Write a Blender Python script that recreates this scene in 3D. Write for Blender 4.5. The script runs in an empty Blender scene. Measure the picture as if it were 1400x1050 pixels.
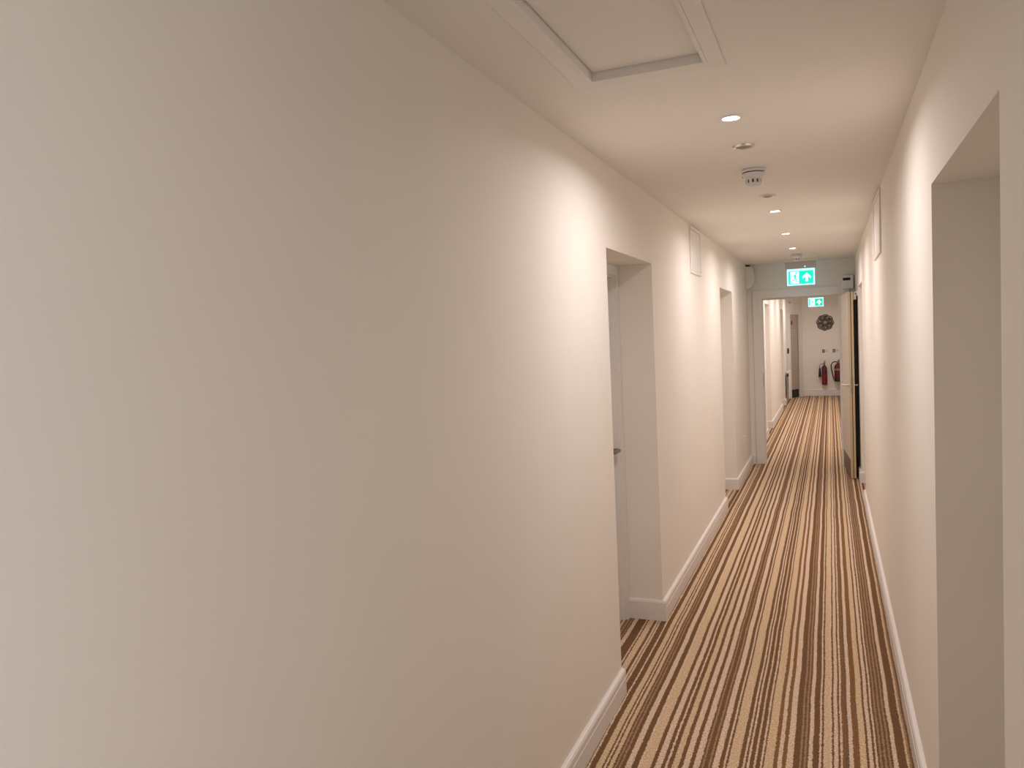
import bpy, bmesh, math, random
from mathutils import Matrix, Vector

scene = bpy.context.scene
COL = scene.collection
PI = math.pi

# ------------------------------------------------------------------ camera
EYE = 1.62
cam_data = bpy.data.cameras.new('camera')
cam_data.sensor_fit = 'HORIZONTAL'
cam_data.sensor_width = 36.0
cam_data.lens = 27.0
cam_data.clip_start = 0.02
cam = bpy.data.objects.new('camera', cam_data)
COL.objects.link(cam)
rot = Matrix(((0.92337812, 0.01951758, 0.38339524),
              (0.38129402, 0.06935811, -0.92184832),
              (-0.04458382, 0.99740088, 0.05660183)))
cam.matrix_world = Matrix.Translation((0, 0, EYE)) @ rot.to_4x4()
scene.camera = cam

# ------------------------------------------------------------------ view, world, lights
scene.view_settings.view_transform = 'Standard'
scene.view_settings.look = 'None'
scene.view_settings.gamma = 1.0
scene.view_settings.use_curve_mapping = False
scene.view_settings.exposure = 0.23

world = bpy.data.worlds.new('world')
scene.world = world
world.use_nodes = True
world.node_tree.nodes['Background'].inputs[0].default_value = (0.75, 0.85, 1.0, 1)
world.node_tree.nodes['Background'].inputs[1].default_value = 0.6

LAMP_COLOUR = (1.0, 0.915, 0.92)
LAMP_WATTS = 8.3
LAMP_X = -0.3137
CEIL = 2.385
# y of each ceiling downlight: four in view, the others light the corridor beyond the doorway and behind the camera
LAMPS_SEEN = [2.914, 5.337, 6.655, 7.912]
LAMPS_BEYOND = [10.9, 12.4, 13.9, 15.4, 17.6]
LAMPS_BEHIND = [-1.0]
for y in LAMPS_SEEN + LAMPS_BEYOND + LAMPS_BEHIND:
    ld = bpy.data.lights.new('downlight_beam', 'AREA')
    ld.shape = 'DISK'
    ld.size = 0.057
    ld.energy = LAMP_WATTS * (0.74 if 5.0 < y < 9.0 else 0.88 if y < 16.0 else 1.0)
    ld.color = LAMP_COLOUR
    ld.spread = math.radians(166)
    lo = bpy.data.objects.new('downlight_beam', ld)
    COL.objects.link(lo)
    lo.location = (LAMP_X, y, CEIL - 0.0065)        # at the lamp face, shining straight down

wd = bpy.data.lights.new('window_daylight', 'AREA')
wd.shape = 'RECTANGLE'
wd.size, wd.size_y = 1.1, 1.2
wd.energy = 6.0
wd.color = (0.84, 0.90, 1.0)
wo = bpy.data.objects.new('window_daylight', wd)
COL.objects.link(wo)
wo.location = (0.40, -0.45, 1.30)                  # in the side window behind the camera
wo.rotation_euler = (0, math.radians(90), 0)       # shines along -x, across the corridor

# ------------------------------------------------------------------ materials
def new_mat(name):
    m = bpy.data.materials.new(name)
    m.use_nodes = True
    nt = m.node_tree
    return m, nt, nt.nodes['Principled BSDF']

def paint(name, col, rough=0.6, var=0.02, scale=3.0, bump=0.0, bscale=300.0, metal=0.0, spec=0.5):
    """paint, plastic or metal with a faint procedural mottle and an optional fine bump"""
    m, nt, b = new_mat(name)
    n = nt.nodes.new('ShaderNodeTexNoise')
    n.inputs['Scale'].default_value = scale
    n.inputs['Detail'].default_value = 3
    tc = nt.nodes.new('ShaderNodeTexCoord')
    nt.links.new(tc.outputs['Object'], n.inputs['Vector'])
    r = nt.nodes.new('ShaderNodeValToRGB')
    r.color_ramp.elements[0].position = 0.3
    r.color_ramp.elements[1].position = 0.7
    r.color_ramp.elements[0].color = tuple(max(0, c * (1 - var)) for c in col) + (1,)
    r.color_ramp.elements[1].color = tuple(min(1, c * (1 + var)) for c in col) + (1,)
    nt.links.new(n.outputs['Fac'], r.inputs['Fac'])
    nt.links.new(r.outputs['Color'], b.inputs['Base Color'])
    b.inputs['Roughness'].default_value = rough
    b.inputs['Metallic'].default_value = metal
    b.inputs['Specular IOR Level'].default_value = spec
    if bump:
        n2 = nt.nodes.new('ShaderNodeTexNoise')
        n2.inputs['Scale'].default_value = bscale
        nt.links.new(tc.outputs['Object'], n2.inputs['Vector'])
        bp = nt.nodes.new('ShaderNodeBump')
        bp.inputs['Strength'].default_value = bump
        bp.inputs['Distance'].default_value = 0.002
        nt.links.new(n2.outputs['Fac'], bp.inputs['Height'])
        nt.links.new(bp.outputs['Normal'], b.inputs['Normal'])
    return m

def glow(name, col, strength):
    m, nt, b = new_mat(name)
    b.inputs['Base Color'].default_value = (*col, 1)
    b.inputs['Emission Color'].default_value = (*col, 1)
    b.inputs['Emission Strength'].default_value = strength
    b.inputs['Roughness'].default_value = 0.5
    return m

def wood(name, dark, light, rough=0.45):
    m, nt, b = new_mat(name)
    tc = nt.nodes.new('ShaderNodeTexCoord')
    mp = nt.nodes.new('ShaderNodeMapping')
    mp.inputs['Scale'].default_value = (14, 14, 0.9)
    n = nt.nodes.new('ShaderNodeTexNoise')
    n.inputs['Scale'].default_value = 2.5
    n.inputs['Detail'].default_value = 5
    r = nt.nodes.new('ShaderNodeValToRGB')
    r.color_ramp.elements[0].color = (*dark, 1)
    r.color_ramp.elements[1].color = (*light, 1)
    nt.links.new(tc.outputs['Object'], mp.inputs['Vector'])
    nt.links.new(mp.outputs['Vector'], n.inputs['Vector'])
    nt.links.new(n.outputs['Fac'], r.inputs['Fac'])
    nt.links.new(r.outputs['Color'], b.inputs['Base Color'])
    b.inputs['Roughness'].default_value = rough
    return m

# carpet: stripe starts across the corridor in tenths of a millimetre, each with its yarn
STRIPES = ("-10272D -9926L -9855D -9795T -9521D -9331L -9267M -9188L -9134D -8868L -8762D -8530T -8306D -8216L -8142D "
           "-8053T -7919D -7853M -7785D -7725M -7660D -7592M -7538D -7458L -7265D -7058L -6975D -6925T -6561D -6496T "
           "-6467D -6402L -6311D -6260L -6202D -6025L -5981D -5834T -5628D -5473L -5226D -5078L -4859D -4780M -4713D "
           "-4640M -4590D -4523M -4488D -4378L -4203D -3999L -3921D -3874T -3482D -3419L -3390D -3346L -3253D -3196L "
           "-3109D -2970T -2906D -2719L -2681D -2574T -2335B -2177L -1970B -1826L -1588D -1502L -1459D -1378M -1317D "
           "-1241M -1195D -1126L -952D -740L -658D -604T -356L -277D -186L -156D -96L -14D 22L 121B 242G 362L 489B 738T "
           "954D 1053L 1137D 1218L 1338D 1413M 1458D 1533M 1592D 1682M 1736D 1801L 1957D 2180L 2234D 2293T")
YARN = {'D': (0.200, 0.106, 0.050), 'L': (0.78, 0.585, 0.42), 'T': (0.73, 0.53, 0.335),
        'M': (0.40, 0.250, 0.150), 'B': (0.265, 0.135, 0.058), 'G': (0.185, 0.125, 0.088)}

def carpet():
    m, nt, b = new_mat('striped_carpet')
    N, Lk = nt.nodes, nt.links
    st = []
    for tok in STRIPES.split():
        st.append((int(tok[:-1]) / 10000.0, tok[-1]))
    period = 0.318
    base = [(x, c) for x, c in st if x < st[0][0] + period]
    st = [(x - period, c) for x, c in base] + st
    base2 = [(x, c) for x, c in st if -0.13 <= x < 0.2]
    st += [(x + 0.362, c) for x, c in base2 if x + 0.362 > 0.2293]
    x0, x1 = st[0][0], st[-1][0] + 0.02
    geo = N.new('ShaderNodeNewGeometry')
    sep = N.new('ShaderNodeSeparateXYZ')
    Lk.new(geo.outputs['Position'], sep.inputs[0])
    def noise(scale, detail=2.0, vec=(1, 1, 1)):
        mp = N.new('ShaderNodeMapping')
        mp.inputs['Scale'].default_value = vec
        Lk.new(geo.outputs['Position'], mp.inputs['Vector'])
        n = N.new('ShaderNodeTexNoise')
        n.inputs['Scale'].default_value = scale
        n.inputs['Detail'].default_value = detail
        Lk.new(mp.outputs['Vector'], n.inputs['Vector'])
        return n.outputs['Fac']
    def math_(op, a, b_=None):
        k = N.new('ShaderNodeMath')
        k.operation = op
        for i, v in enumerate((a, b_)):
            if v is None:
                continue
            if isinstance(v, (int, float)):
                k.inputs[i].default_value = v
            else:
                Lk.new(v, k.inputs[i])
        return k.outputs[0]
    tuft = math_('MULTIPLY', math_('SUBTRACT', noise(105, 1.0), 0.5), 0.0125)
    drift = math_('MULTIPLY', math_('SUBTRACT', noise(1.0, 1.0, (0.6, 2.2, 1)), 0.5), 0.009)
    x = math_('ADD', math_('ADD', sep.outputs['X'], tuft), drift)
    t = math_('DIVIDE', math_('SUBTRACT', x, x0), x1 - x0)
    out = None
    for i in range(0, len(st), 30):
        chunk = st[i:i + 30]
        r = N.new('ShaderNodeValToRGB')
        r.color_ramp.interpolation = 'CONSTANT'
        els = r.color_ramp.elements
        while len(els) > 1:
            els.remove(els[-1])
        for k, (xx, c) in enumerate(chunk):
            pos = (xx - x0) / (x1 - x0)
            e = els[0] if k == 0 else els.new(pos)
            e.position = pos
            e.color = (*YARN[c], 1)
        Lk.new(t, r.inputs['Fac'])
        if out is None:
            out = r.outputs['Color']
        else:
            g = math_('GREATER_THAN', t, (chunk[0][0] - x0) / (x1 - x0))
            mx = N.new('ShaderNodeMix')
            mx.data_type = 'RGBA'
            Lk.new(g, mx.inputs[0])
            Lk.new(out, mx.inputs[6])
            Lk.new(r.outputs['Color'], mx.inputs[7])
            out = mx.outputs[2]
    # flecked yarn
    fl = N.new('ShaderNodeMapRange')
    fl.inputs[1].default_value, fl.inputs[2].default_value = 0.25, 0.75
    fl.inputs[3].default_value, fl.inputs[4].default_value = 0.62, 1.38
    Lk.new(noise(130, 3.0), fl.inputs[0])
    sc = N.new('ShaderNodeVectorMath')
    sc.operation = 'SCALE'
    Lk.new(out, sc.inputs[0])
    Lk.new(fl.outputs[0], sc.inputs['Scale'])
    Lk.new(sc.outputs[0], b.inputs['Base Color'])
    b.inputs['Roughness'].default_value = 0.95
    b.inputs['Specular IOR Level'].default_value = 0.1
    bp = N.new('ShaderNodeBump')
    bp.inputs['Strength'].default_value = 0.5
    bp.inputs['Distance'].default_value = 0.004
    Lk.new(noise(220, 2.0), bp.inputs['Height'])
    Lk.new(bp.outputs['Normal'], b.inputs['Normal'])
    return m

M = {
    'wall': paint('cream_wall_paint', (0.957, 0.898, 0.812), 0.75, 0.012, 1.6, 0.06, 260, spec=0.3),
    'ceiling': paint('ceiling_paint', (0.955, 0.915, 0.85), 0.85, 0.01, 1.2, 0.05, 240, spec=0.2),
    'trim': paint('white_gloss_trim', (0.90, 0.865, 0.82), 0.35, 0.01, 4),
    'hatch': paint('hatch_paint', (0.93, 0.89, 0.83), 0.55, 0.01, 3),
    'tan_door': wood('tan_door_paint', (0.50, 0.40, 0.31), (0.60, 0.49, 0.39)),
    'door': paint('cream_door_paint', (0.84, 0.80, 0.74), 0.45, 0.015, 3),
    'leaf': wood('pale_veneer', (0.76, 0.66, 0.53), (0.84, 0.75, 0.63)),
    'leaf_edge': wood('beech_lipping', (0.60, 0.46, 0.27), (0.70, 0.56, 0.36)),
    'dark_brown': wood('dark_brown_grain', (0.018, 0.010, 0.006), (0.045, 0.024, 0.014), 0.4),
    'plastic': paint('white_plastic', (0.92, 0.885, 0.83), 0.4, 0.01, 8),
    'detector': paint('detector_plastic', (0.80, 0.78, 0.775), 0.45, 0.01, 8),
    'grey_plastic': paint('pale_grey_plastic', (0.60, 0.59, 0.60), 0.45, 0.01, 8),
    'black': paint('black_plastic', (0.012, 0.011, 0.010), 0.45, 0.05, 10),
    'seal': paint('seal_and_gap_dark', (0.03, 0.02, 0.012), 0.7, 0.05, 10),  # dark colour for smoke seal, kick plates and the painted gap shade
    'dark_fill': paint('dark_vent', (0.06, 0.05, 0.045), 0.7, 0.05, 10),
    'chrome': paint('satin_metal', (0.72, 0.70, 0.67), 0.28, 0.02, 20, metal=1.0),
    'dim_metal': paint('dull_reflector_metal', (0.30, 0.26, 0.23), 0.4, 0.04, 20, metal=0.6),
    'kick': paint('brushed_kick_plate', (0.12, 0.11, 0.11), 0.4, 0.05, 30, metal=0.8),
    'pewter': paint('dark_pewter', (0.16, 0.135, 0.12), 0.38, 0.75, 30, metal=0.85),
    'pewter_light': paint('rubbed_pewter', (0.50, 0.45, 0.40), 0.35, 0.25, 60, metal=0.8),
    'red': paint('red_enamel', (0.125, 0.008, 0.012), 0.3, 0.03, 6),
    'label': paint('faded_label', (0.40, 0.17, 0.16), 0.5, 0.05, 30),
    'label_red': paint('bright_red_label', (0.22, 0.012, 0.020), 0.4, 0.05, 30),
    'rubber': paint('black_rubber', (0.014, 0.012, 0.011), 0.6, 0.05, 20),
    'lamp': glow('lit_lamp', (1.0, 0.95, 0.86), 14.0),
    'led': glow('green_led', (0.3, 1.0, 0.75), 1.5),
    'sign_edge': glow('lit_acrylic', (0.50, 0.86, 1.0), 0.92),
    'sign_green': glow('lit_green', (0.0, 0.80, 0.52), 0.9),
    'sign_white': glow('lit_white', (0.93, 1.0, 0.98), 1.1),
    'sign_green_far': glow('lit_green_dimmer', (0.0, 0.62, 0.40), 0.75),
    'carpet': carpet(),
    'glass': paint('window_glass', (0.8, 0.85, 0.9), 0.1, 0.0, 1),
}

# ------------------------------------------------------------------ mesh helpers
class MB:
    def __init__(self):
        self.bm = bmesh.new()
    def box(self, x0, x1, y0, y1, z0, z1, bevel=0.0):
        r = bmesh.ops.create_cube(self.bm, size=1.0)
        vs = r['verts']
        for v in vs:
            v.co = Vector(((x0 + x1) / 2 + v.co.x * (x1 - x0), (y0 + y1) / 2 + v.co.y * (y1 - y0), (z0 + z1) / 2 + v.co.z * (z1 - z0)))
        if bevel:
            es = list({e for v in vs for e in v.link_edges})
            bmesh.ops.bevel(self.bm, geom=es, offset=bevel, segments=2, profile=0.5, affect='EDGES')
        return self
    def prism(self, poly, fn, d0, d1):
        """poly: 2-D outline; fn(a, b, d) -> 3-D point; extruded between depths d0 and d1"""
        n = len(poly)
        A = [self.bm.verts.new(fn(a, b, d0)) for a, b in poly]
        B = [self.bm.verts.new(fn(a, b, d1)) for a, b in poly]
        self.bm.faces.new(A)
        self.bm.faces.new(list(reversed(B)))
        for i in range(n):
            j = (i + 1) % n
            self.bm.faces.new((A[j], A[i], B[i], B[j]))
        return self
    def lathe(self, prof, c=(0, 0, 0), axis='Z', seg=32, caps=True):
        """prof: (radius, height) pairs turned about an axis through c"""
        rings = []
        for r, hgt in prof:
            ring = []
            for k in range(seg):
                a = 2 * PI * k / seg
                u, v = r * math.cos(a), r * math.sin(a)
                p = {'Z': (u, v, hgt), 'Y': (u, hgt, v), 'X': (hgt, u, v)}[axis]
                ring.append(self.bm.verts.new((c[0] + p[0], c[1] + p[1], c[2] + p[2])))
            rings.append(ring)
        for a, b in zip(rings, rings[1:]):
            for k in range(seg):
                j = (k + 1) % seg
                self.bm.faces.new((a[k], a[j], b[j], b[k]))
        if caps:
            self.bm.faces.new(list(reversed(rings[0])))
            self.bm.faces.new(rings[-1])
        return self
    def tube(self, pts, r, seg=10):
        pts = [Vector(p) for p in pts]
        rings = []
        for i, p in enumerate(pts):
            d = (pts[min(i + 1, len(pts) - 1)] - pts[max(i - 1, 0)]).normalized()
            ref = Vector((0, 0, 1)) if abs(d.z) < 0.9 else Vector((0, 1, 0))
            s = d.cross(ref).normalized()
            t = s.cross(d).normalized()
            rad = r[i] if isinstance(r, (list, tuple)) else r
            rings.append([self.bm.verts.new(p + s * rad * math.cos(2 * PI * k / seg) + t * rad * math.sin(2 * PI * k / seg)) for k in range(seg)])
        for a, b in zip(rings, rings[1:]):
            for k in range(seg):
                j = (k + 1) % seg
                self.bm.faces.new((a[k], a[j], b[j], b[k]))
        self.bm.faces.new(list(reversed(rings[0])))
        self.bm.faces.new(rings[-1])
        return self
    def build(self, name, mat, parent=None, smooth=False, loc=None):
        bmesh.ops.recalc_face_normals(self.bm, faces=self.bm.faces)
        me = bpy.data.meshes.new(name)
        self.bm.to_mesh(me)
        self.bm.free()
        me.materials.append(mat)
        if smooth:
            for p in me.polygons:
                p.use_smooth = True
            try:
                me.set_sharp_from_angle(angle=math.radians(40))
            except Exception:
                pass
        o = bpy.data.objects.new(name, me)
        COL.objects.link(o)
        if parent:
            o.parent = parent
        if loc:
            o.location = loc
        return o

def thing(name, label, cat, loc=(0, 0, 0), rotz=0.0, group=None):
    o = bpy.data.objects.new(name, None)
    o.empty_display_size = 0.05
    COL.objects.link(o)
    o.location = loc
    o.rotation_euler = (0, 0, rotz)
    o['label'] = label
    o['category'] = cat
    if group:
        o['group'] = group
    return o

def tag(o, label, cat, group=None):
    o['label'] = label
    o['category'] = cat
    if group:
        o['group'] = group
    return o

def struct(o, label=None, cat=None):
    o['kind'] = 'structure'
    if label:
        o['label'] = label
        o['category'] = cat
    return o

def copy_tree(o, parent=None):
    c = o.copy()
    COL.objects.link(c)
    if parent:
        c.parent = parent
    for ch in [k for k in bpy.data.objects if k.parent == o]:
        copy_tree(ch, c)
    return c

# ------------------------------------------------------------------ the shell
XL, XR = -0.9025, 0.275
XLO, XRO = -1.25, 0.62
Y0, YP, YP2, Y1 = -3.0, 9.62, 9.74, 19.4
HEAD = 2.01
LEFT_OPEN = [(3.315, 4.25), (7.10, 8.03), (12.25, 13.18), (16.2, 17.1)]
RIGHT_OPEN = [(1.56, 2.51), (7.65, 8.58)]
DIAG_A, DIAG_B = Vector((XL, 18.65, 0)), Vector((-0.60, 19.4, 0))

struct(MB().box(XLO, XRO, Y0 - 0.2, Y1 + 0.2, -0.1, 0).build('floor', M['carpet']), 'striped brown and beige carpet running down the corridor', 'carpet')

HX0, HX1, HY0, HY1 = -0.655, -0.305, 1.15, 2.288
b = MB()
b.box(XLO, XRO, Y0 - 0.2, HY0, CEIL, CEIL + 0.1)
b.box(XLO, XRO, HY1, Y1 + 0.2, CEIL, CEIL + 0.1)
b.box(XLO, HX0, HY0, HY1, CEIL, CEIL + 0.1)
b.box(HX1, XRO, HY0, HY1, CEIL, CEIL + 0.1)
struct(b.build('ceiling', M['ceiling']), 'flat pale painted corridor ceiling', 'ceiling')

WINDOW = (-1.05, 0.15, 0.8, 2.1)                   # y range and height of the side window

def side_wall(name, x0, x1, opens, yend, label):
    b = MB()
    y = Y0
    if x0 > 0:
        b.box(x0, x1, Y0, WINDOW[0], 0, CEIL)
        b.box(x0, x1, WINDOW[0], WINDOW[1], 0, WINDOW[2])
        b.box(x0, x1, WINDOW[0], WINDOW[1], WINDOW[3], CEIL)
        y = WINDOW[1]
    for a, c in opens:
        b.box(x0, x1, y, a, 0, CEIL)
        b.box(x0, x1, a, c, HEAD, CEIL)
        y = c
    b.box(x0, x1, y, yend, 0, CEIL)
    return struct(b.build(name, M['wall']), label, 'wall')

side_wall('wall_left', XLO, XL, LEFT_OPEN, Y1 + 0.2, 'long cream wall along the left of the corridor with recessed doorways')
side_wall('wall_right', XR, XRO, RIGHT_OPEN, Y1 + 0.2, 'cream wall along the right of the corridor with two recesses')

# partition across the corridor with the framed opening
OX0, OX1, OZ = -0.745, 0.115, 1.978
b = MB()
b.box(XL, OX0 - 0.03, YP, YP2, 0, CEIL)
b.box(OX1 + 0.03, XR, YP, YP2, 0, CEIL)
b.box(OX0 - 0.03, OX1 + 0.03, YP, YP2, OZ + 0.03, CEIL)
struct(b.build('wall_middle', M['wall']), 'cream cross wall around the open corridor doorway', 'wall')
struct(MB().box(DIAG_B.x, XR, Y1, Y1 + 0.15, 0, CEIL).build('wall_far', M['wall']), 'cream end wall behind the fire extinguishers', 'wall')

# plain wall behind the camera, side window to its right
struct(MB().box(XL, XR, Y0 - 0.15, Y0, 0, CEIL).build('wall_back', M['wall']), 'plain cream wall closing the corridor behind the viewer', 'wall')
b = MB()
WY0, WY1, WZ0, WZ1 = WINDOW
for a, c in ((WY0, WY0 + 0.05), (WY1 - 0.05, WY1), ((WY0 + WY1) / 2 - 0.025, (WY0 + WY1) / 2 + 0.025)):
    b.box(XR + 0.15, XR + 0.21, a, c, WZ0, WZ1)
b.box(XR + 0.148, XR + 0.212, WY0, WY1, WZ0, WZ0 + 0.05)
b.box(XR + 0.148, XR + 0.212, WY0, WY1, WZ1 - 0.05, WZ1)
struct(b.build('window_1', M['trim']), 'white framed side window behind the viewer', 'window')

# diagonal corner wall with its narrow doorway, at the far left
dd = (DIAG_B - DIAG_A)
dlen = dd.length
dd.normalize()
dn = Vector((dd.y, -dd.x, 0))                     # faces the corridor
def diag(t, out, z):
    p = DIAG_A + dd * t + dn * out
    return (p.x, p.y, z)
def dbox(bm_, t0, t1, o0, o1, z0, z1):
    bm_.prism([(t0, z0), (t1, z0), (t1, z1), (t0, z1)], lambda a, c, d: diag(a, d, c), o0, o1)
DT0, DT1, DH = 0.13, 0.60, 1.94
b = MB()
dbox(b, 0, DT0, -0.12, 0, 0, CEIL)
dbox(b, DT1, dlen, -0.12, 0, 0, CEIL)
dbox(b, DT0, DT1, -0.12, 0, DH, CEIL)
struct(b.build('wall_corner', M['wall']), 'angled cream wall holding the narrow far door', 'wall')

# ------------------------------------------------------------------ baseboards
def skirt(bm_, p0, p1, h=0.115, t=0.02):
    """moulded skirting; p0 -> p1 with the room on the left hand side"""
    p0, p1 = Vector(p0), Vector(p1)
    d = (p1 - p0)
    L = d.length
    d.normalize()
    n = Vector((-d.y, d.x))
    prof = [(0, 0.0005), (t, 0.0005), (t, h * 0.66), (t - 0.0025, h * 0.665), (t - 0.0025, h * 0.69), (t - 0.001, h * 0.70), (t - 0.001, h - 0.012), (t - 0.006, h - 0.003), (t - 0.012, h), (0, h)]
    def fn(a, c, s):
        q = p0 + d * s + n * a
        return (q.x, q.y, c)
    bm_.prism(prof, fn, 0, L)

RD = 0.19                                          # recess depth in front of the door frames
b = MB()
segs = [(Y0, 3.315), (4.25, 7.10), (8.03, YP), (YP2, 12.25), (13.18, 16.2), (17.1, 18.65)]
for a, c in segs:
    skirt(b, (XL, c), (XL, a))
for a, c in LEFT_OPEN:
    skirt(b, (XL + 0.02, c), (XL - RD, c))         # far return, faces the camera
    skirt(b, (XL - RD, a), (XL, a))
struct(b.build('baseboard_left', M['trim']), 'white skirting board along the left wall', 'skirting board')
b = MB()
for a, c in [(Y0, 1.56), (2.51, 7.65), (8.58, YP), (YP2, Y1)]:
    skirt(b, (XR, a), (XR, c))
for a, c in RIGHT_OPEN:
    skirt(b, (XR + RD, c), (XR - 0.02, c))
    skirt(b, (XR, a), (XR + RD, a))
struct(b.build('baseboard_right', M['trim']), 'white skirting board along the right wall', 'skirting board')
b = MB()
skirt(b, (XR - 0.02, Y1), (DIAG_B.x + 0.01, Y1), 0.155, 0.02)
struct(b.build('baseboard_far', M['trim']), 'tall white skirting board below the fire extinguishers', 'skirting board')
b = MB()
skirt(b, (OX0 - 0.105, YP), (XL + 0.02, YP))
skirt(b, (XL + 0.02, YP2), (OX0 - 0.105, YP2))
struct(b.build('baseboard_middle', M['trim']), 'short white skirting beside the open doorway frame', 'skirting board')

# ------------------------------------------------------------------ door furniture and recessed doors
def lever(parent, p, out, along, mat=None, name='handle'):
    """round rose, neck and lever; p on the door face, out and along are unit vectors"""
    p, out, along = Vector(p), Vector(out), Vector(along)
    m = MB()
    m.tube([p, p + out * 0.008], 0.026, 20)
    m.tube([p + out * 0.006, p + out * 0.046, p + out * 0.055 + along * 0.012, p + out * 0.056 + along * 0.05, p + out * 0.054 + along * 0.115], 0.0095, 10)
    return m.build(name, mat or M['chrome'], parent, True)

def recessed_door(n, side, a, c, label):
    """flush door at the back of a recess; side -1 left wall, +1 right wall"""
    xw = XL if side < 0 else XR
    xf = xw + side * RD
    root = struct(thing('door_%d' % n, label, 'door', (xf, (a + c) / 2, 0)))
    w = (c - a) / 2
    m = MB()
    def bx(o0, o1, y0, y1, z0, z1):
        m.box(min(side * o0, side * o1), max(side * o0, side * o1), y0, y1, z0, z1)
    e = 0.0015
    for s in (-1, 1):                               # jambs: face, then a rebated stop
        ya, yb = (w - 0.052, w - e) if s > 0 else (-w + e, -w + 0.052)
        bx(0.0, 0.12, ya, yb, 0.001, HEAD - e)
        yc, yd = (w - 0.064, w - 0.052) if s > 0 else (-w + 0.052, -w + 0.064)
        bx(0.02, 0.05, yc, yd, 0.001, HEAD - 0.054)
    bx(0.0, 0.12, -w + 0.052, w - 0.052, HEAD - 0.054, HEAD - e)
    bx(0.02, 0.05, -w + 0.064, w - 0.064, HEAD - 0.066, HEAD - 0.054)
    m.build('frame', M['trim'], root)
    m = MB()
    bx(0.052, 0.096, -w + 0.055, w - 0.055, 0.006, HEAD - 0.057)
    m.build('leaf', M['door'], root)
    lever(root, (side * 0.052, w - 0.115, 0.985), (-side, 0, 0), (0, -1, 0), M['dim_metal'])
    return root

recessed_door(1, -1, *LEFT_OPEN[0], 'cream door with lever handle in the nearest left recess')
recessed_door(2, -1, *LEFT_OPEN[1], 'cream door in the second left recess, before the cross wall')
recessed_door(3, 1, *RIGHT_OPEN[0], 'cream door hidden deep in the nearest right recess')
recessed_door(4, 1, *RIGHT_OPEN[1], 'cream door in the far right recess beside the open door')
recessed_door(5, -1, *LEFT_OPEN[2], 'first recessed cream door on the left beyond the open doorway')
recessed_door(6, -1, *LEFT_OPEN[3], 'recessed cream door on the left just before the radiator')

# ------------------------------------------------------------------ corridor door frame and its open leaf
frame = struct(thing('trim_1', 'white architrave and lining around the open corridor doorway', 'door frame', (0, YP, 0)))
m = MB()
AW, AT = 0.10, 0.02
def architrave(m, y_face, sgn):
    y0, y1 = sorted((y_face, y_face + sgn * AT))
    m.box(OX0 - AW, OX0 - 0.004, y0, y1, 0.001, OZ + AW, 0.003)
    m.box(OX1 + 0.004, OX1 + AW, y0, y1, 0.001, OZ + AW, 0.003)
    m.box(OX0 - 0.004, OX1 + 0.004, y0, y1, OZ + 0.004, OZ + AW, 0.003)
architrave(m, 0, -1)
architrave(m, YP2 - YP, 1)
m.build('architrave', M['trim'], frame)
m = MB()
m.box(OX0 - 0.029, OX0, 0.0005, 0.1195, 0.001, OZ)
m.box(OX1, OX1 + 0.029, 0.0005, 0.1195, 0.001, OZ)
m.box(OX0 - 0.029, OX1 + 0.029, 0.0005, 0.1195, OZ, OZ + 0.029)
m.box(OX0, OX0 + 0.014, 0.055, 0.085, 0.001, OZ)
m.box(OX0 + 0.014, OX1 - 0.014, 0.055, 0.085, OZ - 0.014, OZ)
m.box(OX1 - 0.014, OX1, 0.055, 0.085, 0.001, OZ)
m.build('lining', M['trim'], frame)
m = MB()
m.box(OX0, OX0 + 0.003, 0.012, 0.042, 0.93, 1.09)
m.build('strike_plate', M['dim_metal'], frame)

# leaf: hinge end at the frame, free end towards the camera; local +x runs from hinge to free end
H0, H1 = Vector((0.125, 9.585, 0)), Vector((0.180, 8.770, 0))
ld_ = H1 - H0
LW = ld_.length
ang = math.atan2(ld_.y, ld_.x)
leaf = struct(thing('door_7', 'pale wooden fire door standing wide open against the right wall', 'door', H0, ang))
LT = 0.05                                          # local +y is to the right of the corridor
m = MB()
m.box(0, LW - 0.008, 0.0, LT, 0.008, 1.970)
m.build('leaf', M['leaf'], leaf)
m = MB()
m.box(LW - 0.008, LW, 0.0, LT * 0.44, 0.008, 1.970)
m.box(LW - 0.008, LW, LT * 0.58, LT, 0.008, 1.970)
m.build('edge_lipping', M['leaf_edge'], leaf)
m = MB()
m.box(LW - 0.008, LW - 0.002, LT * 0.44, LT * 0.58, 0.008, 1.970)
m.build('smoke_seal', M['seal'], leaf)['label'] = 'dark smoke seal strip in the door edge'
m = MB()
m.box(0.02, LW - 0.03, -0.0025, 0.0, 0.012, 0.20)
m.build('kick_plate', M['kick'], leaf)['label'] = 'dull metal kick plate'
lever(leaf, (LW - 0.065, 0.0, 0.99), (0, -1, 0), (-1, 0, 0))
m = MB()
m.tube([(LW - 0.065, LT, 0.99), (LW - 0.065, LT + 0.006, 0.99)], 0.024, 18)
m.tube([(LW - 0.065, LT + 0.004, 0.99), (LW - 0.065, LT + 0.032, 0.99), (LW - 0.085, LT + 0.036, 0.99), (LW - 0.16, LT + 0.036, 0.99)], 0.009, 10)
m.build('handle', M['chrome'], leaf, True)
m = MB()
for z in (0.25, 1.0, 1.75):
    m.lathe([(0.007, z - 0.05), (0.007, z + 0.05)], (-0.009, LT * 0.5, 0), 'Z', 12)
m.build('hinge', M['chrome'], leaf, True)
m = MB()                                           # forend of the lock in the door edge
m.box(LW, LW + 0.0015, LT * 0.3, LT * 0.7, 0.90, 1.08)
m.build('lock_plate', M['dim_metal'], leaf)
m = MB()
m.box(LW - 0.26, LW - 0.03, LT, LT + 0.034, 1.885, 1.945, 0.006)
cl = m.build('door_closer', M['plastic'], leaf)
cl['label'] = 'white closer body at the top of the door back'

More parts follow.
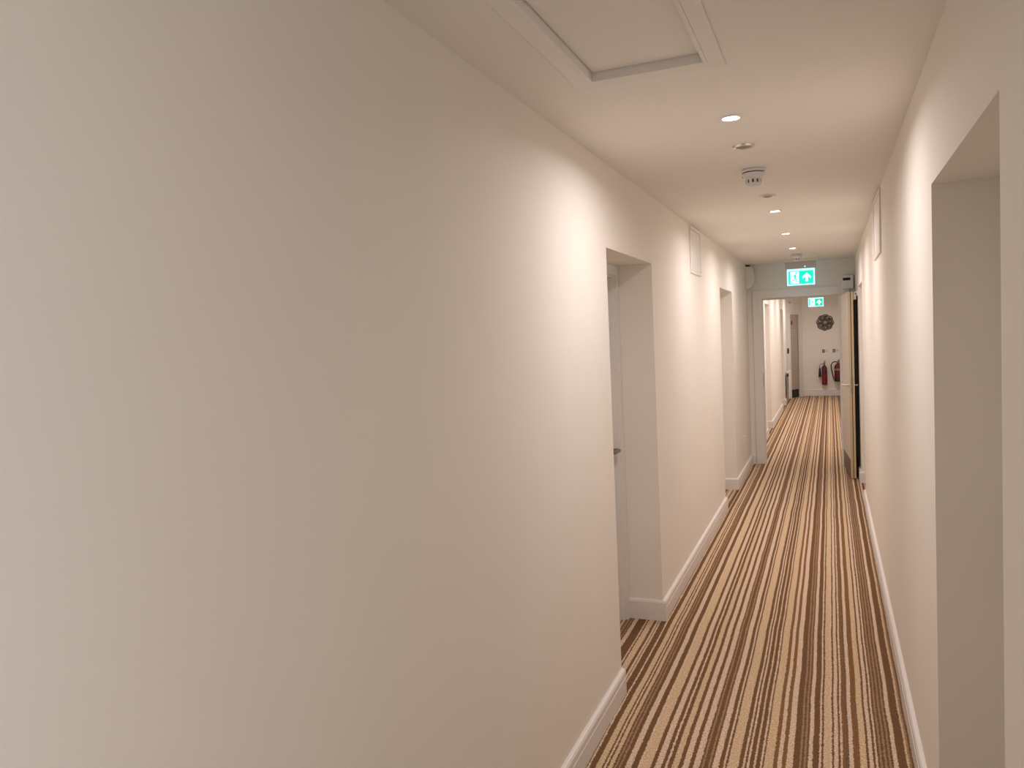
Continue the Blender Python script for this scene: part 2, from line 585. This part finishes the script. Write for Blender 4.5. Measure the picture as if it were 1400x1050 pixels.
# tall dark brown panel filling the gap behind the leaf
dp = thing('door_8', 'tall dark brown panel between open door and right wall', 'door', (0.254, 8.93, 0))
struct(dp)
MB().box(-0.013, 0.013, 0, 0.60, 0.006, 1.955).build('leaf', M['dark_brown'], dp)  # plain tall dark slab
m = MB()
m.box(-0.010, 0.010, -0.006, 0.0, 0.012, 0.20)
m.build('kick_plate', M['seal'], dp)  # thin dark plate low on the slab's front edge

# white magnetic holder box with dark slot over the frame
hb = thing('holder_box', 'white box with a dark slot above the open door, right of the doorway head', 'door holder', (0.197, YP, 2.035))
MB().box(-0.062, 0.062, -0.055, -0.0205, 0.0, 0.155, 0.008).build('housing', M['plastic'], hb)
MB().box(-0.048, 0.030, -0.0585, -0.0552, 0.096, 0.126).build('slot', M['black'], hb)['label'] = 'black slot in the box face'
MB().box(-0.03, 0.03, -0.0205, -0.0002, 0.045, 0.14).build('back_plate', M['grey_plastic'], hb)
# small hook bracket on the right wall
hk = thing('wall_hook', 'small pale bracket on the right wall behind the open door top', 'bracket', (XR, 8.72, 1.95))
MB().box(-0.012, -0.0005, -0.025, 0.025, -0.03, 0.03, 0.003).build('plate', M['plastic'], hk)
m = MB()
m.tube([(-0.01, 0, 0.01), (-0.03, 0, 0.008), (-0.034, 0, -0.012), (-0.026, 0, -0.028)], 0.006, 10)
m.build('hook', M['plastic'], hk, True)

# ------------------------------------------------------------------ ceiling hatch
ht = thing('ceiling_hatch', 'recessed white loft hatch with moulded frame in the near ceiling', 'hatch', ((HX0 + HX1) / 2, (HY0 + HY1) / 2, CEIL))
hw, hl = (HX1 - HX0) / 2, (HY1 - HY0) / 2
m = MB()
fw, ft = 0.045, 0.0035
for x0, x1, y0, y1 in ((-hw - fw, -hw, -hl - fw, hl + fw), (hw, hw + fw, -hl - fw, hl + fw), (-hw, hw, -hl - fw, -hl), (-hw, hw, hl, hl + fw)):
    m.box(x0, x1, y0, y1, -ft, -0.0003, 0.001)
for x0, x1, y0, y1 in ((-hw + 0.0005, -hw + 0.012, -hl + 0.0005, hl - 0.0005), (hw - 0.012, hw - 0.0005, -hl + 0.0005, hl - 0.0005), (-hw + 0.012, hw - 0.012, -hl + 0.0005, -hl + 0.012), (-hw + 0.012, hw - 0.012, hl - 0.012, hl - 0.0005)):
    m.box(x0, x1, y0, y1, -ft, 0.06)
m.build('frame', M['hatch'], ht)
MB().box(-hw + 0.015, hw - 0.015, -hl + 0.015, hl - 0.015, 0.022, 0.04, 0.002).build('panel', M['ceiling'], ht)

# ------------------------------------------------------------------ downlights
def downlight(loc, label, group=None):
    r = thing('downlight', label, 'downlight', loc, 0, group)
    MB().lathe([(0.030, -0.004), (0.034, -0.006), (0.040, -0.005), (0.043, -0.0008), (0.030, -0.0008)], seg=40, caps=False).build('bezel', M['plastic'], r, True)
    MB().lathe([(0.0295, -0.0035), (0.0295, -0.001)], seg=40).build('lamp', M['lamp'], r)['label'] = 'glowing white lamp face'
    return r
d0 = downlight((LAMP_X, LAMPS_SEEN[0], CEIL), 'lit downlight closest to the loft hatch, largest of the row', 'lit downlights along the ceiling')
labels = ['lit downlight just past the first smoke detector and flush grille', 'third lit downlight from the hatch, middle of the far trio', 'lit downlight right before the far smoke detector and exit sign']
for y, lb in zip(LAMPS_SEEN[1:], labels):
    c = copy_tree(d0)
    c.location = (LAMP_X, y, CEIL)
    c['label'] = lb
for y in LAMPS_BEYOND:
    c = copy_tree(d0)
    c.location = (LAMP_X, y, CEIL)
    c['label'] = 'lit downlight in the ceiling beyond the open doorway'
    c['group'] = 'lit downlights beyond the doorway'
for y in LAMPS_BEHIND:
    c = copy_tree(d0)
    c.location = (LAMP_X, y, CEIL)
    c['label'] = 'lit downlight in the ceiling behind the viewer'
    c['group'] = 'lit downlights behind the viewer'

# unlit round fittings
def dead_light(loc, label):
    r = thing('unlit_downlight', label, 'downlight', loc, 0, 'unlit round ceiling fittings')
    MB().lathe([(0.031, -0.004), (0.035, -0.009), (0.041, -0.008), (0.044, -0.0008), (0.031, -0.0008)], seg=40, caps=False).build('bezel', M['chrome'], r, True)
    MB().lathe([(0.0305, -0.006), (0.024, -0.003), (0.012, -0.0015), (0.001, -0.001)], seg=40).build('reflector', M['dim_metal'], r, True)
    return r
dead_light((LAMP_X - 0.003, 3.382, CEIL), 'unlit grey round ceiling fitting between first lit downlight and smoke detector')
c = dead_light((LAMP_X, 4.696, CEIL), 'faint unlit round ceiling fitting just past the first smoke detector')

# ------------------------------------------------------------------ smoke detectors
def smoke(loc, label, rotz=0):
    r = thing('smoke_detector', label, 'smoke detector', loc, rotz, 'ceiling smoke detectors')
    MB().lathe([(0.052, -0.0005), (0.055, -0.004), (0.055, -0.012), (0.053, -0.0145), (0.046, -0.0145)], seg=40).build('base', M['detector'], r, True)
    MB().lathe([(0.045, -0.0145), (0.045, -0.018)], seg=40).build('gap_ring', M['dark_fill'], r)['label'] = 'dark gap between base and head'
    hd = MB()
    hd.lathe([(0.046, -0.018), (0.053, -0.020), (0.052, -0.032), (0.042, -0.043), (0.037, -0.046), (0.036, -0.050)], seg=40)
    hd.lathe([(0.036, -0.066), (0.035, -0.071), (0.027, -0.076), (0.010, -0.0775)], seg=40)
    for k in range(10):
        a = 2 * PI * k / 10
        ca, sa = math.cos(a), math.sin(a)
        t = 0.006
        hd.prism([(0.030, -t), (0.0365, -t), (0.0365, t), (0.030, t)], lambda p, q, z: (p * ca - q * sa, p * sa + q * ca, z), -0.067, -0.049)
    hd.build('head', M['detector'], r, True)
    MB().lathe([(0.0325, -0.066), (0.0325, -0.050)], seg=32).build('vent', M['dark_fill'], r)['label'] = 'dark openings around the head'
    MB().lathe([(0.003, -0.026), (0.003, -0.0385)], (-0.047, -0.012, 0), 'Z', 10).build('indicator', M['dim_metal'], r)
    return r
smoke((-0.323, 3.90, CEIL), 'white smoke detector on the near ceiling, larger in view')
smoke((-0.304, 8.57, CEIL), 'small distant white smoke detector right before the exit sign')

# ------------------------------------------------------------------ wall access panels
def access_panel(side, y0, y1, z0, z1, label):
    xw = XL if side < 0 else XR
    r = thing('access_panel', label, 'access panel', (xw, (y0 + y1) / 2, z0), 0, 'high wall access panels')
    w, h = (y1 - y0) / 2, z1 - z0
    m = MB()
    def bx(d0, d1, a, c, e, f, bv=0.0):
        m.box(min(-side * d0, -side * d1), max(-side * d0, -side * d1), a, c, e, f, bv)
    for a, c, e, f in ((-w, -w + 0.022, 0, h), (w - 0.022, w, 0, h), (-w + 0.022, w - 0.022, 0, 0.022), (-w + 0.022, w - 0.022, h - 0.022, h)):
        bx(0.0003, 0.010, a, c, e, f, 0.002)
    m.build('frame', M['plastic'], r)
    m = MB()
    bx(0.0003, 0.006, -w + 0.025, w - 0.025, 0.025, h - 0.025, 0.0015)
    m.build('panel', M['plastic'], r)
    return r
access_panel(-1, 5.54, 6.00, 2.04, 2.375, 'white framed access panel high on the left wall between doorways')
access_panel(1, 4.78, 5.40, 2.02, 2.375, 'white framed access panel high on the right wall')

# ------------------------------------------------------------------ wall socket plate, alarm unit
r = thing('wall_socket', 'white wall socket plate low on the left wall near the cross wall', 'socket', (XL, 8.82, 0.36))
m = MB()
m.box(0.0003, 0.011, -0.043, 0.043, 0, 0.086, 0.004)
m.build('plate', M['plastic'], r)
m = MB()
m.box(0.011, 0.0135, -0.012, 0.012, 0.058, 0.072)
m.build('switch', M['grey_plastic'], r)

r = thing('alarm_sounder', 'white moulded alarm unit in the upper left corner by the doorway', 'alarm', (XL, 9.52, 2.09))
m = MB()
m.prism([(0.0005, 0.01), (0.025, 0.0), (0.062, 0.035), (0.088, 0.075), (0.096, 0.13), (0.092, 0.20), (0.080, 0.245), (0.055, 0.27), (0.0005, 0.272)],
        lambda a, c, d: (a, d, c), -0.055, 0.055)
m.build('housing', M['plastic'], r)
m = MB()
for k in range(4):
    z = 0.075 + k * 0.035
    m.box(0.06, 0.101, -0.04, 0.04, z, z + 0.012, 0.003)
m.build('louvre', M['plastic'], r)
m = MB()
m.box(0.0005, 0.045, -0.04, 0.04, 0.272, 0.288)
m.build('top_strip', M['seal'], r)['label'] = 'dark strip above the unit'  # dark strip along the top of the unit

# ------------------------------------------------------------------ exit signs
def exit_sign(loc, label, green, w=0.293):
    r = thing('exit_sign', label, 'exit sign', loc, 0, 'hanging exit signs')
    k = w / 0.293
    m = MB()
    m.box(-0.178 * k, 0.178 * k, -0.040, 0.040, -0.030, -0.0005, 0.003)
    m.build('ceiling_plate', M['plastic'], r)
    m = MB()
    m.box(-0.160 * k, 0.160 * k, -0.032, 0.032, -0.108, -0.030, 0.006)
    hs = m.build('housing', M['grey_plastic'], r)
    hs['label'] = 'grey lamp housing'
    MB().lathe([(0.006, -0.034), (0.006, -0.0325)], (0.045 * k, 0, -0.088), 'Y', 12).build('indicator', M['led'], hs)
    zt, zb = -0.120, -0.292
    m = MB()
    m.box(-w / 2, w / 2, -0.005, 0.005, zb, zt + 0.014, 0.002)
    p = m.build('panel', M['sign_edge'], r)
    p['label'] = 'glowing pale edged acrylic panel'
    gx, g0, g1 = w / 2 - 0.016, zb + 0.016, zt - 0.012
    MB().box(-gx, gx, -0.0068, -0.0052, g0, g1).build('green_field', green, p)
    H = g1 - g0
    def front(a, c, d):
        return (a, d, c)
    # doorway with a running figure, left
    dx0, dx1 = -gx + 0.022, -gx + 0.022 + 0.088 * k
    m = MB()
    m.box(dx0, dx1, -0.0082, -0.0070, g0 + 0.008, g1 - 0.008)
    m.build('doorway_symbol', M['sign_white'], p)
    m = MB()
    cx, cz = (dx0 + dx1) / 2 + 0.004, (g0 + g1) / 2
    s = H / 0.15
    m.lathe([(0.0095 * s, -0.0096), (0.0095 * s, -0.0084)], (cx + 0.010 * s, 0, cz + 0.047 * s), 'Y', 16)
    def poly(pts):
        m.prism([(cx + a * s, cz + c * s) for a, c in pts], front, -0.0096, -0.0084)
    poly([(-0.010, 0.032), (0.008, 0.036), (0.010, -0.004), (-0.008, -0.010)])
    poly([(0.004, 0.034), (0.022, 0.012), (0.034, 0.018), (0.032, 0.008), (0.020, 0.002), (0.004, 0.020)])
    poly([(-0.009, 0.032), (-0.028, 0.020), (-0.030, 0.004), (-0.022, 0.004), (-0.020, 0.014), (-0.006, 0.020)])
    poly([(0.010, -0.002), (0.022, -0.022), (0.014, -0.052), (0.004, -0.052), (0.010, -0.024), (-0.004, -0.008)])
    poly([(-0.008, -0.010), (0.002, -0.014), (-0.012, -0.036), (-0.034, -0.036), (-0.034, -0.028), (-0.018, -0.026)])
    m.build('running_figure_symbol', green, p)
    # arrow pointing up, right
    ax = gx * 0.47
    s2 = H / 0.15
    m = MB()
    m.prism([(ax + a * s2, (g0 + g1) / 2 + c * s2) for a, c in ((0, 0.050), (0.045, 0.006), (0.045, -0.020), (0.013, 0.008), (0.013, -0.050), (-0.013, -0.050), (-0.013, 0.008), (-0.045, -0.020), (-0.045, 0.006))], front, -0.0082, -0.0070)
    m.build('arrow_symbol', M['sign_white'], p)
    return r
exit_sign((-0.287, 9.25, CEIL), 'near green exit sign with running figure and up arrow', M['sign_green'])
exit_sign((-0.252, 17.0, CEIL - 0.06), 'far green exit sign seen through the doorway', M['sign_green_far'])
for o in [k for k in bpy.data.objects if k.name.startswith('exit_sign')]:
    if o.location.y > 12:
        for x in (-0.1, 0.1):
            MB().tube([(x, 0, 0.0595), (x, 0, -0.001)], 0.006, 10).build('hanger', M['plastic'], o, True)

# ------------------------------------------------------------------ far wall: plaque, notices, extinguishers
pl = thing('wall_plaque', 'dark round pewter plaque with a scalloped edge on the end wall', 'wall decoration', (-0.098, Y1, 1.712))
m = MB()
SEG, RINGS = 120, 22
grid = []
for i in range(RINGS + 1):
    t = i / RINGS
    row = []
    for j in range(SEG):
        a = 2 * PI * j / SEG
        outer = 0.194 * (0.90 + 0.10 * abs(math.cos(4 * a + 0.4)) ** 0.8)
        rr = max(t, 0.001) * outer
        relief = 0.012 + 0.010 * math.cos(8 * a + 0.8) * (1 if 0.35 < t < 0.72 else 0.3) + (0.014 if 0.74 < t < 0.93 else 0) - (0.006 if 0.66 < t <= 0.74 else 0) - (0.016 if t >= 0.97 else 0)
        row.append(m.bm.verts.new((rr * math.cos(a), -max(0.004, relief), rr * math.sin(a))))
    grid.append(row)
for i in range(RINGS):
    for j in range(SEG):
        k = (j + 1) % SEG
        m.bm.faces.new((grid[i][j], grid[i][k], grid[i + 1][k], grid[i + 1][j]))
back = [m.bm.verts.new((v.co.x, -0.0005, v.co.z)) for v in grid[-1]]
for j in range(SEG):
    k = (j + 1) % SEG
    m.bm.faces.new((grid[-1][j], grid[-1][k], back[k], back[j]))
m.bm.faces.new(back)
m.build('disc', M['pewter'], pl, True)
m = MB()
m.lathe([(0.034, -0.012), (0.030, -0.030), (0.016, -0.038), (0.002, -0.040)], axis='Y', seg=24)
m.build('boss', M['pewter_light'], pl, True)
for k in range(7):
    a = 2 * PI * k / 7 - 0.5 * PI
    cxx, czz = 0.118 * math.cos(a), 0.118 * math.sin(a)
    m = MB()
    m.lathe([(0.019, -0.020), (0.017, -0.030), (0.008, -0.036), (0.001, -0.037)], (cxx, 0, czz), 'Y', 14)
    m.build('bead', M['pewter_light'], pl, True)

def notice(x, z, label):
    r = thing('wall_notice', label, 'sign', (x, Y1, z), 0, 'notices above the extinguishers')
    MB().box(-0.075, 0.075, -0.004, -0.0005, -0.055, 0.055, 0.001).build('plate', M['plastic'], r)
    MB().box(-0.060, -0.006, -0.0052, -0.0041, -0.038, 0.040).build('symbol_block', M['dark_fill'], r)['label'] = 'dark symbol square'
    m = MB()
    m.box(0.006, 0.062, -0.0052, -0.0041, 0.012, 0.030)
    m.box(0.006, 0.058, -0.0052, -0.0041, -0.016, 0.0)
    m.build('line_block', M['grey_plastic'], r)
    m = MB()
    m.box(-0.045, -0.034, -0.0060, -0.0053, -0.026, 0.026)
    m.build('symbol', M['plastic'], r)
    return r
notice(-0.115, 1.045, 'small white notice with dark square above the slim extinguisher')
notice(0.112, 1.045, 'small white notice with dark square above the wide extinguisher')

# slim extinguisher with a black horn
e = thing('fire_extinguisher', 'slim red fire extinguisher with black discharge horn on the end wall', 'fire extinguisher', (-0.135, Y1 - 0.078, 0.262), 0, 'extinguishers on the end wall')
R1 = 0.058
MB().lathe([(R1 - 0.008, 0), (R1, 0.008), (R1, 0.385), (R1 - 0.008, 0.415), (0.036, 0.440), (0.022, 0.450), (0.020, 0.465)], seg=36).build('cylinder', M['red'], e, True)
MB().lathe([(R1 + 0.0008, 0.03), (R1 + 0.0008, 0.26)], seg=36, caps=False).build('label_wrap', M['label_red'], e, True)['label'] = 'brighter red label on the lower body'
m = MB()
m.lathe([(0.020, 0.463), (0.024, 0.475), (0.024, 0.505), (0.014, 0.515)], seg=18)
m.build('valve', M['dim_metal'], e, True)
m = MB()
m.prism([(0.0, 0.500), (0.085, 0.525), (0.088, 0.535), (0.0, 0.520)], lambda a, c, d: (a * 0.35 + d * 0.2, -a, c), -0.012, 0.012)
m.prism([(-0.005, 0.522), (0.075, 0.560), (0.078, 0.570), (-0.005, 0.545)], lambda a, c, d: (a * 0.35 + d * 0.2, -a, c), -0.012, 0.012)
m.build('grip', M['black'], e)
m = MB()
m.tube([(-0.020, -0.01, 0.490), (-0.060, -0.015, 0.492), (-0.090, -0.015, 0.470), (-0.098, -0.012, 0.420), (-0.098, -0.012, 0.385)], 0.008, 10)
m.build('swivel_pipe', M['dim_metal'], e, True)
m = MB()
m.lathe([(0.012, 0.395), (0.020, 0.375), (0.030, 0.230), (0.033, 0.185), (0.028, 0.185)], (-0.098, -0.012, 0), 'Z', 24)
m.build('horn', M['rubber'], e, True)
m = MB()
m.box(-0.025, 0.025, R1, 0.0775, 0.36, 0.43)
m.build('wall_bracket', M['black'], e)

# wide extinguisher with a looping hose
e = thing('fire_extinguisher', 'wide dark red fire extinguisher with looping hose, half behind open door', 'fire extinguisher', (0.165, Y1 - 0.105, 0.335), 0, 'extinguishers on the end wall')
R2 = 0.085
MB().lathe([(R2, 0.045), (R2, 0.345), (R2 - 0.012, 0.380), (0.050, 0.405), (0.026, 0.415), (0.024, 0.430)], seg=40).build('cylinder', M['red'], e, True)
MB().lathe([(R2 - 0.006, 0.0), (R2 + 0.003, 0.006), (R2 + 0.003, 0.05), (R2 + 0.0005, 0.062)], seg=40).build('base_skirt', M['black'], e, True)['label'] = 'black base skirt'
MB().lathe([(R2 + 0.0008, 0.255), (R2 + 0.0008, 0.305)], seg=40, caps=False).build('label_band', M['label'], e, True)['label'] = 'pale band around the body'
m = MB()
m.lathe([(0.024, 0.428), (0.028, 0.438), (0.028, 0.462), (0.016, 0.472)], seg=18)
m.build('valve', M['dim_metal'], e, True)
m = MB()
m.prism([(0.0, 0.452), (0.105, 0.470), (0.108, 0.481), (0.0, 0.470)], lambda a, c, d: (a * 0.5 + d * 0.2, -a * 0.8, c), -0.013, 0.013)
m.prism([(-0.005, 0.472), (0.095, 0.515), (0.098, 0.526), (-0.005, 0.494)], lambda a, c, d: (a * 0.5 + d * 0.2, -a * 0.8, c), -0.013, 0.013)
m.build('grip', M['black'], e)
m = MB()
hp = [(-0.024, -0.02, 0.450), (-0.075, -0.03, 0.462), (-0.125, -0.035, 0.440), (-0.152, -0.035, 0.385), (-0.150, -0.035, 0.310), (-0.135, -0.035, 0.220), (-0.115, -0.04, 0.140), (-0.100, -0.05, 0.070), (-0.080, -0.066, 0.030), (-0.050, -0.085, 0.014)]
m.tube(hp, 0.012, 12)
m.build('hose', M['rubber'], e, True)
m = MB()
m.box(-0.03, 0.03, R2, 0.1045, 0.30, 0.37)
m.build('wall_bracket', M['black'], e)

# ------------------------------------------------------------------ far left: radiator, narrow door, small fittings
ra = thing('radiator', 'white radiator low on the left wall at the corridor end', 'radiator', (XL, 17.45, 0.11))
RLn, RHt = 1.05, 0.56
m = MB()
m.box(0.060, 0.074, 0, RLn, 0, RHt, 0.004)
for k in range(14):
    y = 0.05 + k * (RLn - 0.1) / 13
    m.box(0.072, 0.080, y - 0.014, y + 0.014, 0.03, RHt - 0.03, 0.003)
m.build('front_panel', M['trim'], ra)
m = MB()
m.box(0.026, 0.038, 0.01, RLn - 0.01, 0.02, RHt - 0.02, 0.003)
m.build('back_panel', M['trim'], ra)
m = MB()
m.box(0.024, 0.0595, 0.0, RLn, RHt - 0.012, RHt + 0.006, 0.002)
m.build('top_grille', M['trim'], ra)
for y in (0.2, RLn - 0.2):
    MB().box(0.0003, 0.026, y - 0.02, y + 0.02, 0.1, RHt - 0.08).build('wall_bracket', M['grey_plastic'], ra)
m = MB()
m.tube([(0.05, 0.008, RHt - 0.07), (0.05, -0.045, RHt - 0.07)], [0.010, 0.010], 10)
m.lathe([(0.014, RHt - 0.085), (0.020, RHt - 0.075), (0.020, RHt - 0.04), (0.014, RHt - 0.030)], (0.05, -0.05, 0), 'Z', 16)
m.build('thermostat_valve', M['black'], ra, True)['label'] = 'black valve head'
m = MB()
m.tube([(0.05, -0.05, RHt - 0.085), (0.05, -0.05, -0.1095)], 0.007, 10)
m.build('pipe', M['dim_metal'], ra, True)

dr = struct(thing('door_9', 'narrow tan door with dark kick plate in the angled far left wall', 'door', (0, 0, 0)))
m = MB()
for t0, t1 in ((DT0 - 0.055, DT0 + 0.012), (DT1 - 0.012, DT1 + 0.15)):
    dbox(m, t0, t1, 0.0005, 0.02, 0.001, DH + 0.05)
dbox(m, DT0 + 0.012, DT1 - 0.012, 0.0005, 0.02, DH - 0.012, DH + 0.05)
m.build('frame', M['trim'], dr)
m = MB()
dbox(m, DT0 + 0.014, DT1 - 0.045, -0.045, -0.004, 0.012, DH - 0.015)
m.build('leaf', M['tan_door'], dr)
m = MB()
dbox(m, DT1 - 0.044, DT1 - 0.013, -0.045, -0.012, 0.012, DH - 0.015)
m.build('gap_shade', M['seal'], dr)['label'] = 'dark strip painting the shade in the door-edge gap'  # solid dark fill stands in for the shade beside the leaf
m = MB()
dbox(m, DT0 + 0.02, DT1 - 0.05, -0.004, -0.001, 0.015, 0.19)
m.build('kick_plate', M['seal'], dr)['label'] = 'dark kick plate'
m = MB()
dbox(m, DT0 + 0.10, DT0 + 0.15, -0.004, -0.001, 1.69, 1.78)
m.build('number_plate', M['black'], dr)['label'] = 'small black plate'
m = MB()
for k in range(3):
    dbox(m, DT0 + 0.10, DT0 + 0.30, -0.004, -0.0015, 1.46 + k * 0.05, 1.475 + k * 0.05)
m.build('vent_slot', M['grey_plastic'], dr)
m = MB()
dbox(m, DT0 + 0.013, DT1 + 0.10, 0.021, 0.075, 0.0005, 0.010)
m.build('threshold', M['chrome'], dr)['label'] = 'bright metal threshold'

sw = thing('wall_switch', 'small black switch box on the left wall above the radiator', 'switch', (XL, 18.57, 1.04))
MB().box(0.0005, 0.035, -0.03, 0.03, 0, 0.12, 0.004).build('housing', M['black'], sw)
MB().box(0.035, 0.040, -0.014, 0.014, 0.04, 0.08, 0.002).build('rocker', M['dark_fill'], sw)
sn = thing('wall_sensor', 'tiny grey sensor on the angled wall above the far narrow door', 'sensor', diag(0.14, 0, 2.20))
sn.rotation_euler = (0, 0, math.atan2(dn.y, dn.x) + PI / 2)
MB().lathe([(0.03, -0.0005), (0.03, -0.015), (0.02, -0.028), (0.006, -0.032)], axis='Y', seg=20).build('housing', M['grey_plastic'], sn, True)
MB().lathe([(0.010, -0.0315), (0.008, -0.036)], axis='Y', seg=14).build('lens', M['black'], sn)
